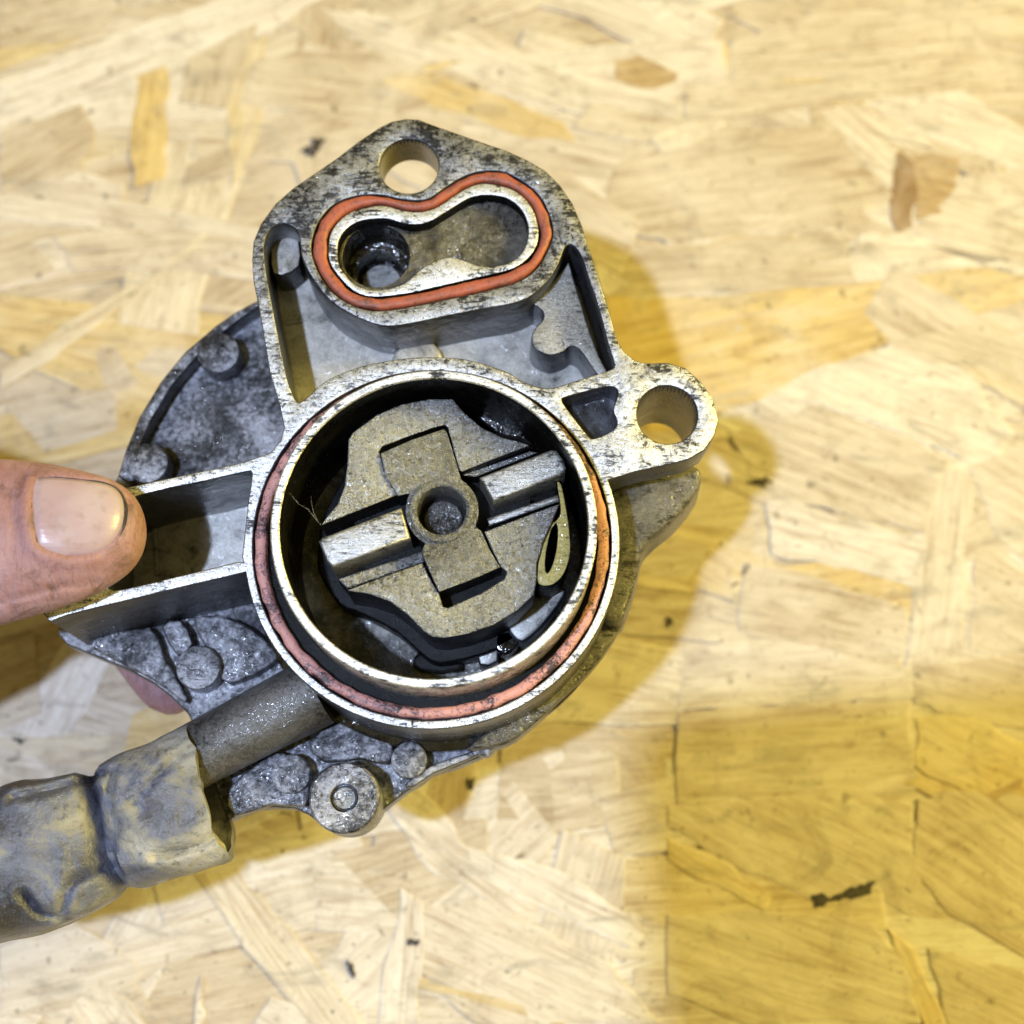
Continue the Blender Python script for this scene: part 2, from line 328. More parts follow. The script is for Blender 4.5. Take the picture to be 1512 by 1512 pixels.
c = n.mix(n.ramp(sm3, [(0.56, 0.0), (0.70, 0.6)]), c, (0.26, 0.235, 0.20))
c = n.mix(n.ramp(sp3, [(0.63, 0.0), (0.71, 0.8)]), c, (0.09, 0.07, 0.05))
c = n.mix(n.ramp(sp2, [(0.66, 0.0), (0.73, 0.85)]), c, (0.045, 0.035, 0.028))
hgt = n.math('ADD', n.math('MULTIPLY', g1, 0.5), n.math('MULTIPLY', g2, 0.5))
M['wood'] = n.out(c, n.ramp(g1, [(0.3, 0.62), (0.7, 0.42)]), 0.0, n.bump(hgt, 0.5, 0.0006), spec=0.35)

# ------------------------------------------------------------------ the board (OSB) and its strands
def strand_mesh(bm, pts, z, th, ang, slope=(0, 0), uvl=None, rl=None, rl2=None, rnd=0.5, rnd2=0.5, org=(0, 0)):
    """one flat wood strand: outline pts in mm (world xy), top at z, thickness th, grain direction ang"""
    pts = orient(pts, True); ca, sa = math.cos(ang), math.sin(ang)
    def V(x, y, zz): return bm.verts.new(((x-org[0])*MM, (y-org[1])*MM, zz*MM))
    cx = sum(p[0] for p in pts)/len(pts); cy = sum(p[1] for p in pts)/len(pts)
    zf = lambda x, y: z+(x-cx)*slope[0]+(y-cy)*slope[1]
    inn = offs(pts, -0.55)
    t = [V(x, y, zf(x, y)) for x, y in inn]; m = [V(x, y, zf(x, y)-0.10) for x, y in pts]; b = [V(x, y, zf(x, y)-th) for x, y in pts]
    N = len(pts); fs = [bm.faces.new(t)]
    for i in range(N):
        k = (i+1) % N
        fs.append(bm.faces.new((t[i], m[i], m[k], t[k]))); fs.append(bm.faces.new((m[i], b[i], b[k], m[k])))
    for f in fs:
        f[rl] = rnd; f[rl2] = rnd2
        for lp in f.loops:
            x, y = lp.vert.co.x/MM+org[0]-cx, lp.vert.co.y/MM+org[1]-cy
            lp[uvl].uv = (x*ca+y*sa, -x*sa+y*ca)
def new_strand_bm():
    bm = bmesh.new(); return bm, bm.loops.layers.uv.new('grain'), bm.faces.layers.float.new('rnd'), bm.faces.layers.float.new('rnd2')
def strand_shape(rng, cx, cy, L, w, ang):
    n_ = 6; top, bot = [], []
    bend = rng.uniform(-0.05, 0.05)*L; tp = rng.uniform(0.45, 1.0); tp2 = rng.uniform(0.5, 1.0)
    for i in range(n_+1):
        s = i/n_; x = (s-0.5)*L
        ww = w*0.5*(tp+(1-tp)*min(1, s*3))*(tp2+(1-tp2)*min(1, (1-s)*3))
        off = bend*(4*(s-0.5)**2)
        top.append((x+rng.uniform(-0.03, 0.03)*L, ww+off+rng.uniform(-0.06, 0.06)*w)); bot.append((x+rng.uniform(-0.03, 0.03)*L, -ww+off+rng.uniform(-0.06, 0.06)*w))
    pts = bot+top[::-1]; ca, sa = math.cos(ang), math.sin(ang)
    return [(cx+x*ca-y*sa, cy+x*sa+y*ca) for x, y in pts]

board = bpy.data.objects.new('board', bpy.data.meshes.new('board')); COL.objects.link(board)
bm, uvl, rl, rl2 = new_strand_bm()
strand_mesh(bm, [(-420, -400), (420, -400), (420, 440), (-420, 440)], -0.6, 17, 0.2, uvl=uvl, rl=rl, rl2=rl2, rnd=0.1, rnd2=0.3)
bm.to_mesh(board.data); bm.free(); board.data.materials.append(M['wood']); board['kind'] = 'structure'
board['label'] = 'pale oriented strand board covered in pressed wood strands and grease marks'
board['category'] = 'board'
BZ = -H
def add_strand(pts, z, ang, rnd, rnd2, slope=(0, 0), th=1.0):
    cx = sum(p[0] for p in pts)/len(pts); cy = sum(p[1] for p in pts)/len(pts)
    bm, uvl, rl, rl2 = new_strand_bm()
    strand_mesh(bm, pts, 0.0, th, ang, slope, uvl, rl, rl2, rnd, rnd2, (cx, cy))
    o = finish('wood_strand', bm, M['wood'], board, smoothit=False)
    o.location = (cx*MM, cy*MM, z*MM)
    return o
rng = random.Random(11)
# random strands over the part of the board in view (lowest layer first)
NR = 215
for i in range(NR):
    gx, gy = i % 15, i//15
    cx = -170+gx*24.5+rng.uniform(-14, 14); cy = -128+gy*22.5+rng.uniform(-13, 13)
    a = rng.choice([0.35, 0.5, -0.30, -0.38, 0.12, -0.12, 0.25, 1.35])+rng.uniform(-0.25, 0.25)
    if cx > 20: a = rng.choice([-0.36, -0.28, 0.22, 0.1, -0.5])+rng.uniform(-0.18, 0.18)
    L = rng.uniform(45, 95); w = rng.uniform(9, 24)
    r = rng.choice([0.05, 0.2, 0.3, 0.4, 0.45, 0.5, 0.55, 0.6, 0.3, 0.7, 0.8])+rng.uniform(-0.05, 0.05)
    add_strand(strand_shape(rng, cx, cy, L, w, a), rng.uniform(-0.25, 0.0)+i*0.0003, a, r, rng.random(), (rng.uniform(-0.006, 0.006), rng.uniform(-0.010, 0.010)))
# strands that can be recognised in the photograph: outline in pixels, tone, grain angle (deg)
KNOWN = [
 ([(0,128),(90,82),(200,40),(330,-5),(490,-10),(400,48),(240,112),(120,150),(0,192)], 0.56, 22),
 ([(200,112),(246,96),(247,180),(241,264),(197,276),(194,190)], 0.86, 88),
 ([(347,78),(393,50),(391,120),(383,200),(362,240),(341,276),(336,190)], 0.72, 80),
 ([(470,10),(560,20),(640,58),(760,78),(880,110),(1006,152),(1002,178),(930,192),(840,165),(700,122),(610,95),(520,52)], 0.60, -20),
 ([(905,86),(955,75),(1010,70),(1003,118),(950,132),(908,120)], 0.93, 8),
 ([(690,90),(620,100),(700,130),(830,180),(850,210),(760,200),(640,160),(560,120)], 0.80, -20),
 ([(1080,60),(1200,20),(1380,0),(1520,0),(1520,75),(1400,90),(1250,115),(1085,120)], 0.30, 6),
 ([(1010,120),(1250,115),(1520,80),(1520,170),(1300,150),(1210,150),(1090,180),(1010,190)], 0.28, 5),
 ([(905,250),(1000,205),(1210,185),(1260,230),(1320,290),(1200,340),(1000,360),(890,330)], 0.18, 8),
 ([(1205,160),(1260,150),(1340,185),(1395,230),(1330,215),(1318,285),(1270,245)], 0.62, -40),
 ([(1265,145),(1420,130),(1520,195),(1520,250),(1420,225),(1330,190)], 0.52, -22),
 ([(1316,228),(1330,222),(1352,240),(1356,285),(1348,335),(1325,345),(1315,325)], 0.99, 70),
 ([(1345,226),(1420,232),(1412,262),(1390,318),(1350,325),(1356,280)], 0.94, -8),
 ([(1345,345),(1420,262),(1520,250),(1520,400),(1440,380)], 0.40, -18),
 ([(870,350),(1000,360),(1240,345),(1270,420),(1000,440),(880,445)], 0.20, 4),
 ([(895,438),(1000,440),(1260,418),(1400,398),(1520,384),(1520,440),(1330,500),(1180,560),(1080,605),(960,640),(900,560)], 0.84, 13),
 ([(1240,420),(1270,345),(1345,348),(1440,382),(1520,405),(1500,390),(1400,398)], 0.60, 4),
 ([(1120,590),(1190,548),(1320,505),(1420,545),(1500,640),(1462,690),(1330,640),(1215,600)], 0.60, -22),
 ([(1320,503),(1420,480),(1520,500),(1520,610),(1440,560)], 0.30, -22),
 ([(1400,530),(1440,505),(1480,520),(1512,560),(1512,600),(1450,570)], 0.66, -30),
 ([(1075,640),(1200,595),(1340,645),(1400,680),(1370,790),(1250,760),(1120,720)], 0.33, -22),
 ([(1130,735),(1180,742),(1260,765),(1370,795),(1362,870),(1260,840),(1140,820)], 0.55, -14),
 ([(1375,680),(1440,700),(1420,950),(1335,985),(1350,860)], 0.42, 80),
 ([(1430,690),(1520,660),(1520,840),(1470,790)], 0.38, -30),
 ([(1100,830),(1230,860),(1340,900),(1330,985),(1180,965),(1090,930)], 0.14, -10),
 ([(1440,800),(1520,850),(1520,960),(1430,960)], 0.22, -25),
 ([(1010,960),(1150,945),(1345,985),(1350,1030),(1180,1040),(1000,1050)], 0.46, 3),
 ([(1000,1052),(1180,1035),(1345,1035),(1352,1130),(1180,1175),(1000,1190)], 0.24, 4),
 ([(1345,985),(1520,960),(1520,1080),(1420,1060),(1350,1040)], 0.16, -15),
 ([(1350,1060),(1440,1055),(1520,1100),(1520,1150),(1430,1180),(1350,1130)], 0.74, -28),
 ([(1445,1135),(1475,1125),(1520,1120),(1510,1160),(1470,1185),(1420,1160)], 0.94, 10),
 ([(985,1190),(1180,1170),(1350,1185),(1345,1310),(1200,1330),(1070,1270),(985,1220)], 0.22, -28),
 ([(985,1235),(1060,1265),(1140,1325),(1130,1345),(1030,1300),(985,1270)], 0.72, -30),
 ([(1355,1180),(1440,1165),(1520,1180),(1520,1420),(1400,1350),(1350,1290)], 0.20, -35),
 ([(1335,1310),(1355,1220),(1366,1180),(1360,1310),(1345,1320)], 0.05, 78),
 ([(985,1350),(1140,1345),(1290,1365),(1340,1430),(1360,1512),(1100,1512),(985,1470)], 0.26, -18),
 ([(1310,1370),(1350,1400),(1400,1520),(1365,1520),(1335,1450)], 0.78, -60),
 ([(1370,1400),(1520,1440),(1520,1520),(1400,1520)], 0.18, -25),
 ([(560,1175),(620,1165),(700,1260),(800,1300),(860,1320),(760,1350),(640,1290)], 0.60, -35),
 ([(690,1250),(840,1290),(960,1380),(930,1400),(800,1340),(690,1290)], 0.58, -28),
 ([(600,1340),(720,1330),(900,1420),(980,1512),(700,1512),(615,1430)], 0.45, -24),
 ([(590,1310),(625,1330),(620,1512),(560,1512),(575,1400)], 0.57, 88),
 ([(620,1442),(840,1500),(830,1520),(615,1460)], 0.76, -14),
 ([(285,1290),(350,1282),(430,1370),(530,1500),(545,1525),(470,1525),(360,1400)], 0.64, -52),
 ([(290,1465),(297,1440),(303,1446),(298,1512),(286,1520)], 0.62, 84),
 ([(0,1400),(120,1370),(200,1420),(210,1440),(110,1500),(0,1500)], 0.50, 12),
 ([(105,1480),(150,1440),(165,1450),(205,1500),(230,1530),(100,1530)], 0.62, -48),
 ([(0,545),(110,470),(230,400),(300,342),(310,350),(230,420),(100,510),(0,575)], 0.66, 32),
 ([(80,350),(200,340),(330,350),(380,370),(250,400),(110,400)], 0.34, 5),
 ([(0,195),(120,155),(140,190),(120,250),(0,290)], 0.10, 30),
 ([(0,0),(160,0),(190,20),(110,55),(0,70)], 0.12, 20),
 ([(960,200),(1065,175),(1072,186),(1010,220),(975,225)], 0.64, 20),
]
for i, (pl, rnd, deg) in enumerate(KNOWN):
    pts = UL(pl, BZ)
    dense = []
    for k in range(len(pts)):           # break the long edges a little
        a, b = pts[k], pts[(k+1) % len(pts)]; dense.append(a)
        if math.dist(a, b) > 9: dense.extend(((a[0]+(b[0]-a[0])*t+rng.uniform(-0.9, 0.9), a[1]+(b[1]-a[1])*t+rng.uniform(-0.9, 0.9)) for t in (0.25, 0.5, 0.75)))
    add_strand(dense, 0.10+0.0035*i, math.radians(deg), rnd, rng.random(), (rng.uniform(-0.002, 0.002), rng.uniform(-0.003, 0.003)))
# the rest of the board, out of the picture
bm, uvl, rl, rl2 = new_strand_bm()
for i in range(1500):
    cx, cy = rng.uniform(-375, 375), rng.uniform(-360, 395)
    if -185 < cx < 185 and -135 < cy < 205: continue
    a = rng.choice([0.35, -0.3, 0.1, -0.1, 0.6, -0.5, 1.3])+rng.uniform(-0.3, 0.3)
    strand_mesh(bm, strand_shape(rng, cx, cy, rng.uniform(45, 95), rng.uniform(9, 24), a), rng.uniform(-0.5, 0.2), 1.0, a, (0, 0), uvl, rl, rl2, rng.uniform(0, 0.85), rng.random())
o = finish('wood_strands_beyond', bm, M['wood'], board, smoothit=False); o['kind'] = 'stuff'
# grease smears on the board
def blot(pl, seed):
    r = random.Random(seed); pts = UL(pl, BZ); out = []
    for k in range(len(pts)):
        a, b = pts[k], pts[(k+1) % len(pts)]
        m_ = max(2, int(math.dist(a, b)/0.6))
        for j in range(m_):
            t = j/m_; out.append((a[0]+(b[0]-a[0])*t+r.uniform(-0.4, 0.4), a[1]+(b[1]-a[1])*t+r.uniform(-0.4, 0.4)))
    return out
for i, pl in enumerate([
 [(1197,1322),(1212,1318),(1225,1326),(1243,1318),(1262,1308),(1292,1302),(1284,1320),(1260,1326),(1222,1332),(1206,1342)],
 [(1120,708),(1132,704),(1140,712),(1128,718),(1100,712)],
 [(690,1150),(700,1150),(698,1165),(690,1163)], [(460,205),(480,205),(470,222),(462,232)], [(445,222),(458,215),(462,232),(452,228)],
 [(600,1388),(618,1388),(615,1396),(600,1394)], [(512,1418),(522,1425),(525,1445),(516,1440)], [(18,1088),(40,1092),(30,1100)],
 [(985,915),(990,910),(994,922),(988,926)]]):
    prism('grease_mark', [blot(pl, i)], 0.36, 0.1, M['grime'], board, bevel=0.03)

# ------------------------------------------------------------------ the pump
pump = empty('vacuum_pump', (0, 0, H*MM))
pump['label'] = 'oily grey aluminium engine vacuum pump with red seals held above the board'; pump['category'] = 'vacuum pump'
C0 = U(638, 798, 0)
R_FL, R_GR = 35.4, 33.75
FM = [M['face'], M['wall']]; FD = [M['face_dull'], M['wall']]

right = [(748,222),(779,236),(806,252),(827,273),(845,299),(859,331),(869,363),(885,410),(901,463),(912,503),(922,519),(938,532),(954,536),(986,535),(1012,543),(1036,564),(1054,590),(1061,620),(1055,643),(1040,665),(1015,679),(980,688),(940,696)]
leftside = [(190,719),(230,710),(300,695),(360,682),(399,668),(414,650),(419,630),(413,600),(398,550),(382,454),(374,415),(372,383),(374,356),(385,330),(406,301),(433,277),(464,256),(499,232),(530,208),(560,188),(578,179),(599,175),(618,176),(639,184),(690,202)]
lowrib = [(372,843),(330,853),(260,869),(187,887),(140,898),(98,909),(74,918),(62,905),(70,870),(90,800),(150,732)]
def ang_of(px): x, y = U(*px, 0); return math.atan2(y-C0[1], x-C0[0])
aA = ang_of((912, 704)); aB = ang_of((372, 843))
if aB > aA: aB -= 2*math.pi
arc = [(C0[0]+R_FL*math.cos(aA+(aB-aA)*i/60), C0[1]+R_FL*math.sin(aA+(aB-aA)*i/60)) for i in range(61)]
outer = UL(right, 0)+arc+UL(lowrib[1:]+leftside, 0)
pocket1 = [(449,590),(481,562),(532,541),(588,530),(628,527),(687,530),(747,548),(778,566),(810,573),(838,566),(878,553),(900,546),(907,538),(898,508),(885,458),(869,410),(859,379),(848,364),(840,361),(833,368),(827,384),(816,405),(800,424),(779,440),(753,449),(712,456),(657,467),(604,478),(565,481),(525,467),(488,444),(462,412),(446,380),(443,356),(438,340),(427,332),(414,330),(398,340),(390,362),(393,401),(403,454),(422,550),(431,578),(438,592)]
pocket2 = [(830,592),(837,586),(866,578),(895,571),(909,573),(912,583),(905,605),(911,622),(905,635),(878,647),(868,642),(847,616)]
lpocket = [(372,700),(366,740),(357,822),(351,829),(260,851),(185,869),(160,868),(150,840),(160,760),(208,731),(300,711),(360,697)]
g_out = [(460,370),(463,346),(472,325),(488,306),(509,294),(536,288),(565,288),(591,294),(618,296),(636,292),(657,277),(684,261),(710,253),(740,253),(758,260),(779,273),(798,291),(808,310),(815,331),(816,347),(811,363),(801,384),(785,403),(761,417),(726,427),(697,434),(652,443),(604,453),(570,458),(541,457),(512,446),(488,428),(470,401)]
g_in = [(484,370),(487,346),(499,327),(517,313),(538,306),(567,303),(594,310),(620,312),(644,306),(668,290),(692,276),(716,270),(748,276),(766,285),(779,297),(790,315),(795,336),(795,355),(787,373),(771,389),(748,400),(700,411),(684,415),(644,424),(604,433),(565,438),(541,437),(520,428),(499,407),(487,388)]
cav = [(499,372),(501,354),(512,338),(530,327),(552,323),(573,323),(597,330),(620,331),(639,325),(665,309),(692,293),(716,288),(740,290),(756,297),(770,310),(779,331),(779,352),(771,372),(753,387),(726,393),(707,392),(690,386),(665,379),(640,386),(620,398),(605,412),(590,421),(565,427),(545,427),(525,420),(510,405),(501,390)]
P1, P2, PL = smooth(UL(pocket1), 3), smooth(UL(pocket2), 3), smooth(UL(lpocket), 2)
GO, GI, CV = smooth(UL(g_out), 3), smooth(UL(g_in), 3), smooth(UL(cav), 3)
h1, h2 = U(604, 245), U(985, 612)
HOLE1, HOLE2 = circ(*h1, 5.95, 48), circ(*h2, 5.85, 48)
RG = circ(*C0, R_GR, 128)
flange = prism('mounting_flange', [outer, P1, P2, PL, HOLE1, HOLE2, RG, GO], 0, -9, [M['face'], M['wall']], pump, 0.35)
# bore linings (bright drilled holes)
for hc, r in ((h1, 5.95), (h2, 5.85)):
    zb_ = -9.02 if r > 5.9 else -24
    lathe('bolt_hole', hc, [(r, -0.5), (r+0.02, -0.5), (r+0.02, -8.9), (r+(0.1 if r > 5.9 else 2.2), -9.1), (r+(0.1 if r > 5.9 else 2.0), zb_-0.1), (r-0.06, zb_)], M['bore'], flange, 64)
# deep walls under the face
inner_outer = UL([(700,240),(800,262),(845,320),(870,400),(895,470),(906,520),(925,560),(930,640),(925,690)], 0)+arc+UL(lowrib[1:], 0)+UL(leftside[:12], 0)+UL([(374,370),(390,325),(420,300),(500,292),(620,296)], 0)
io = orient(inner_outer, True)
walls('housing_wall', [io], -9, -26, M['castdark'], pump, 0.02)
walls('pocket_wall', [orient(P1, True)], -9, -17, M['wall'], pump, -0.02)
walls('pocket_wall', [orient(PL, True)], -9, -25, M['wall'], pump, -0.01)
prism('pocket_floor', [offs(orient(P1, True), 1.2)], -15.8, -17.5, M['floor'], pump, 0)
prism('pocket_floor', [offs(orient(P2, True), 0.4)], -7.6, -8.8, [M['wall'], M['wall']], pump, 0)
prism('pocket_floor', [offs(orient(PL, True), 1.0)], -23.5, -25.5, M['floor'], pump, 0)
# things inside the big pocket
web = crop([(520,640),(440,740),(330,850),(380,900),(385,950),(340,1000),(320,1050),(340,1110),(420,1150),(500,1130),(540,1100),(590,1120),(640,1190),(690,1258),(745,1250),(700,1160),(640,1000),(600,870),(560,740),(535,650)], 700, 220, 3.78)
prism('cast_web', [smooth(UL(web, -5.5), 3)], -5.5, -16, [M['face_dull'], M['wall']], pump, 0.35, 0.03)
prism('cast_block', [smooth(UL([(404,350),(436,345),(441,392),(404,404)], -7), 3)], -7, -16, [M['floor'], M['wall']], pump, 0.3)
prism('cast_rib', [UL([(420,474),(446,470),(447,474),(421,479)], -15)], -15.3, -16, M['floor'], pump, 0.1)
prism('cast_rib', [UL([(224,772),(230,771),(236,848),(229,850)], -23)], -22.9, -24, M['floor'], pump, 0.15)
prism('cast_step', [smooth(UL([(590,512),(640,506),(650,540),(580,545)], -13), 3)], -13.0, -16, [M['floor'], M['floor']], pump, 0.8)
# the peanut-shaped port with its red seal
prism('seal_groove_floor', [offs(orient(GO, True), 0.3), CV], -1.6, -3, M['wallblack'], pump, 0)
prism('port_land', [GI, CV], -0.05, -9, [M['rim'], M['wallblack']], pump, 0.3)
mid = lambda a, b, t: [(p[0]+(q[0]-p[0])*t, p[1]+(q[1]-p[1])*t) for p, q in zip(a, b)]
def seal(name, lo, li, zt, zb, mat, seed):
    """rubber ring between two loops, slightly uneven edges"""
    r = random.Random(seed)
    def wob(l, a):
        return [(x+noise.noise(Vector((x*0.45, y*0.45, seed)))*a, y+noise.noise(Vector((x*0.45, y*0.45, seed+5)))*a) for x, y in l]
    return prism(name, [wob(lo, 0.35), wob(li, 0.35)], zt, zb, [mat, mat], pump, 0.85)
seal('port_seal', offs(orient(GO, True), -0.22), offs(orient(GI, True), 0.28), 0.30, -1.7, M['gasket'], 3)
pfloor = prism('port_floor', [offs(orient(CV, True), 0.3), circ(*U(556, 381, -4.5), 6.7, 48)], -3.4, -6, [M['portwet'], M['oil']], pump, 0.25)
pc = U(556, 381, -4.5)
pbore = lathe('port_bore', pc, [(6.7, -4.8), (6.75, -4.8), (6.75, -12.5), (4.9, -12.6), (4.9, -19), (0, -19), (0, -18.9), (4.75, -18.9), (4.75, -12.2), (6.55, -11.9)], M['oil'], pump, 64)
lathe('bore_plug', pc, [(0, -17.2), (3.9, -17.2), (4.05, -17.5), (4.05, -18.9), (0, -18.9)], M['face_dull'], pbore, 48)
lathe('bore_ring', (pc[0]+0.1, pc[1]-0.2), [(5.0, -11.4), (5.6, -11.2), (5.9, -11.6), (5.9, -12.3), (5.0, -12.3)], M['oil'], pbore, 64)
lathe('port_disc', U(726, 345, -4.3), [(0, -3.1), (3.4, -3.1), (3.7, -3.25), (3.7, -3.6), (0, -3.6)], M['portwet'], pump, 48)
for i in range(46):        # oil beads in the port
    t = rng.random(); k = rng.randrange(len(CV)); px_, py_ = CV[k]; cx_, cy_ = U(650, 360, -4.5)
    s = rng.uniform(0.05, 0.35); x, y = px_+(cx_-px_)*s, py_+(cy_-py_)*s*0.7
    if math.dist((x, y), pc) < 6.6: continue
    r_ = rng.uniform(0.15, 0.42)
    lathe('oil_bead', (x, y), [(0, -3.4+r_*0.55), (r_*0.6, -3.4+r_*0.42), (r_, -3.42), (r_*0.9, -3.5), (0, -3.5)], M['oil'], pfloor, 10, 80)
# main ring: seal groove, big seal, bright cup
lathe('groove_floor', C0, [(29.0, -2.4), (R_GR+0.3, -2.4), (R_GR+0.3, -3.2), (29.0, -3.2)], M['wallblack'], pump)
seal('ring_seal', circ(*C0, 33.45, 200), circ(*C0, 31.35, 200), 0.2, -2.4, M['gasket_big'], 8)
CUPC = (C0[0]+0.9, C0[1]+0.25)
cup = lathe('pump_cup', CUPC, [(27.95, 11.2), (28.15, 11.4), (29.35, 11.4), (29.6, 11.15), (29.7, -3), (29.7, -21), (28.0, -21), (28.0, 8)], [M['rim']], pump, 160)
lathe('cup_lining', CUPC, [(27.97, 10.9), (27.90, 10.9), (27.80, -18), (27.9, -18)], M['wallblack'], cup, 160)
lathe('cup_floor', CUPC, [(0, -17.5), (27.78, -17.5), (27.78, -19), (0, -19)], M['cupfloor'], cup, 96)
c3 = lambda pts: crop(pts, 400, 540, 2.908)
# ports and blocks on the cup floor
prism('floor_port', [smooth(UL(c3([(960,1150),(1030,1130),(1065,1190),(1010,1240),(960,1215)]), -10), 3)], -10, -17.6, [M['oil'], M['oil']], cup, 0.8)
prism('floor_block', [smooth(UL(c3([(890,1180),(960,1180),(975,1270),(895,1285)]), -12), 2)], -12, -17.6, [M['floor'], M['wall']], cup, 0.6)
prism('floor_step', [smooth(UL(c3([(700,1190),(800,1190),(820,1310),(640,1310),(610,1250)]), -15), 2)], -15, -17.6, [M['wallblack'], M['oil']], cup, 0.8)
prism('floor_step', [smooth(UL(c3([(1040,1060),(1170,960),(1270,960),(1200,1080),(1080,1190),(1010,1120)]), -9), 3)], -9, -17.6, [M['floor'], M['wall']], cup, 1.0)
prism('oil_pool', [smooth(UL(c3([(860,130),(1000,150),(1180,300),(1190,360),(1080,320),(960,290),(860,200)]), -8), 3)], -8, -17, [M['oil'], M['oil']], cup, 1.2)
# rotor: two halves either side of the vane slot, and the hub under them
RZ = 4.5
up_half = [(215,685),(245,640),(285,595),(315,520),(328,420),(332,315),(350,288),(450,212),(560,165),(680,142),(780,142),(830,200),(905,265),(1000,308),(1070,325),(1110,342),(960,400),(820,455),(806,445),(782,350),(760,268),(746,254),(700,266),(600,300),(480,345),(464,366),(485,450),(545,555),(400,612),(300,652)]
lo_half = [(325,965),(480,905),(650,845),(680,905),(722,978),(738,1034),(760,1040),(900,978),(1003,915),(1013,885),(985,862),(945,780),(915,712),(1000,680),(1120,635),(1240,592),(1212,660),(1168,760),(1142,850),(1140,930),(1128,985),(1060,1050),(960,1112),(850,1150),(750,1170),(692,1165),(650,1135),(590,1072),(510,1012),(420,980)]
prism('rotor_half', [UL(c3(up_half), RZ)], RZ, -12, [M['rotor'], M['wallblack']], pump, 0.35, dark_edge=False)
prism('rotor_half', [UL(c3(lo_half), RZ)], RZ, -12, [M['rotor'], M['wall']], pump, 0.35, dark_edge=False)
RC = U(653, 760, RZ)
_rb = [(215,685),(240,560),(320,400),(332,315),(450,212),(680,142),(800,150),(960,290),(1120,345),(1230,470),(1240,592),(1160,800),(1128,985),(960,1112),(750,1170),(660,1155),(540,1050),(400,975),(300,930),(215,800)]
_c = U(653, 760, RZ); _q = [(x-_c[0], y-_c[1]) for x, y in UL(c3(_rb), RZ)]
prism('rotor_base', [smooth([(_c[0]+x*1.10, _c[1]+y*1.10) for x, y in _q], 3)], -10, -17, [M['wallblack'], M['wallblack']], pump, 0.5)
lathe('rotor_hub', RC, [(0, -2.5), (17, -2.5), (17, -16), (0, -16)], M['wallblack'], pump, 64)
prism('slot_step', [UL(c3([(285,915),(650,795),(660,842),(328,958)]), 1.5)], 1.5, -8, [M['rotor'], M['wallblack']], pump, 0.5, dark_edge=False)
prism('slot_step', [UL(c3([(925,655),(1240,548),(1243,582),(935,690)]), 1.5)], 1.5, -8, [M['vane'], M['wallblack']], pump, 0.6, dark_edge=False)
prism('slot_step', [UL(c3([(815,470),(1110,365),(1150,372),(880,478)]), 2.0)], 2.0, -8, [M['rotor'], M['wallblack']], pump, 0.4, dark_edge=False)
prism('sliding_vane', [UL(c3([(203,752),(215,738),(560,606),(600,742),(264,866),(240,840)]), 6.0)], 6.0, -14, [M['vane'], M['vane']], pump, 0.7, dark_edge=False)
prism('sliding_vane', [UL(c3([(895,478),(1205,357),(1228,362),(1256,400),(1268,438),(1262,466),(955,582)]), 6.0)], 6.0, -14, [M['vane'], M['vane']], pump, 0.7, dark_edge=False)
# drive coupling with hub and socket
hub = [(733+152*math.cos(a), 622+150*math.sin(a)) for a in [math.radians(d) for d in range(0, 360, 12)]]
def pick(a0, a1, st=10): return [(735+158*math.cos(math.radians(d)), 622+158*math.sin(math.radians(d))) for d in (range(a0, a1, st))]
cp = [(470,376),(600,318),(742,270),(756,285),(780,360),(803,440)]+pick(-58, 40)+[(880,690),(905,710),(940,790),(985,866),(860,920),(722,972),(690,905),(645,800)]+pick(118, 212)+[(545,560),(490,470)]
CC = U(652.2, 754, 5.2)
coup = prism('drive_coupling', [UL(c3(cp), 5.0), circ(*CC, 4.75, 40)], 5.0, -4, [M['coupling'], M['wallblack']], pump, 0.3, dark_edge=False)
lathe('coupling_hub', CC, [(4.55, 5.0), (4.75, 5.7), (5.8, 5.75), (6.15, 5.4), (6.25, 4.7), (4.6, 4.7)], M['coupling'], coup, 64, 80)
lathe('drive_socket', CC, [(4.85, 5.0), (4.9, 5.0), (4.9, -4.5), (0, -4.5), (0, -1.2), (3.3, -1.2), (3.6, -1.5), (3.7, -3.0), (4.5, -3.1), (4.6, 4.6)], M['portwet'], coup, 64)
# yellow seal at the vane's end
ys = [(1226,500),(1250,512),(1270,610),(1283,700),(1288,800),(1262,890),(1215,940),(1160,945),(1140,915),(1146,840),(1165,755),(1200,690),(1236,645),(1240,600)]
yh = [(1212,688),(1228,690),(1226,770),(1208,850),(1186,888),(1180,840),(1192,760)]
prism('vane_seal', [smooth(UL(c3(ys), 3.2), 3), smooth(UL(c3(yh), 3.2), 3)], 3.2, -8, [M['brass'], M['wallblack']], pump, 0.35)
# a stray fibre in the cup
fib = [(*U(427, 727, 8), 8), (*U(440, 743, 8), 7.5), (*U(455, 752, 6), 6), (*U(466, 766, 6), 6), (*U(474, 776, 5), 5)]
sweep('fibre', fib, [0.03, 0.04, 0.05, 0.04, 0.02], M['rotor'], pump, 6)
fib = [(*U(459, 732, 7), 7), (*U(460, 744, 7), 6.5), (*U(463, 757, 6), 6), (*U(470, 770, 6), 5.5)]
sweep('fibre', fib, [0.02, 0.03, 0.04, 0.03], M['rotor'], pump, 6)

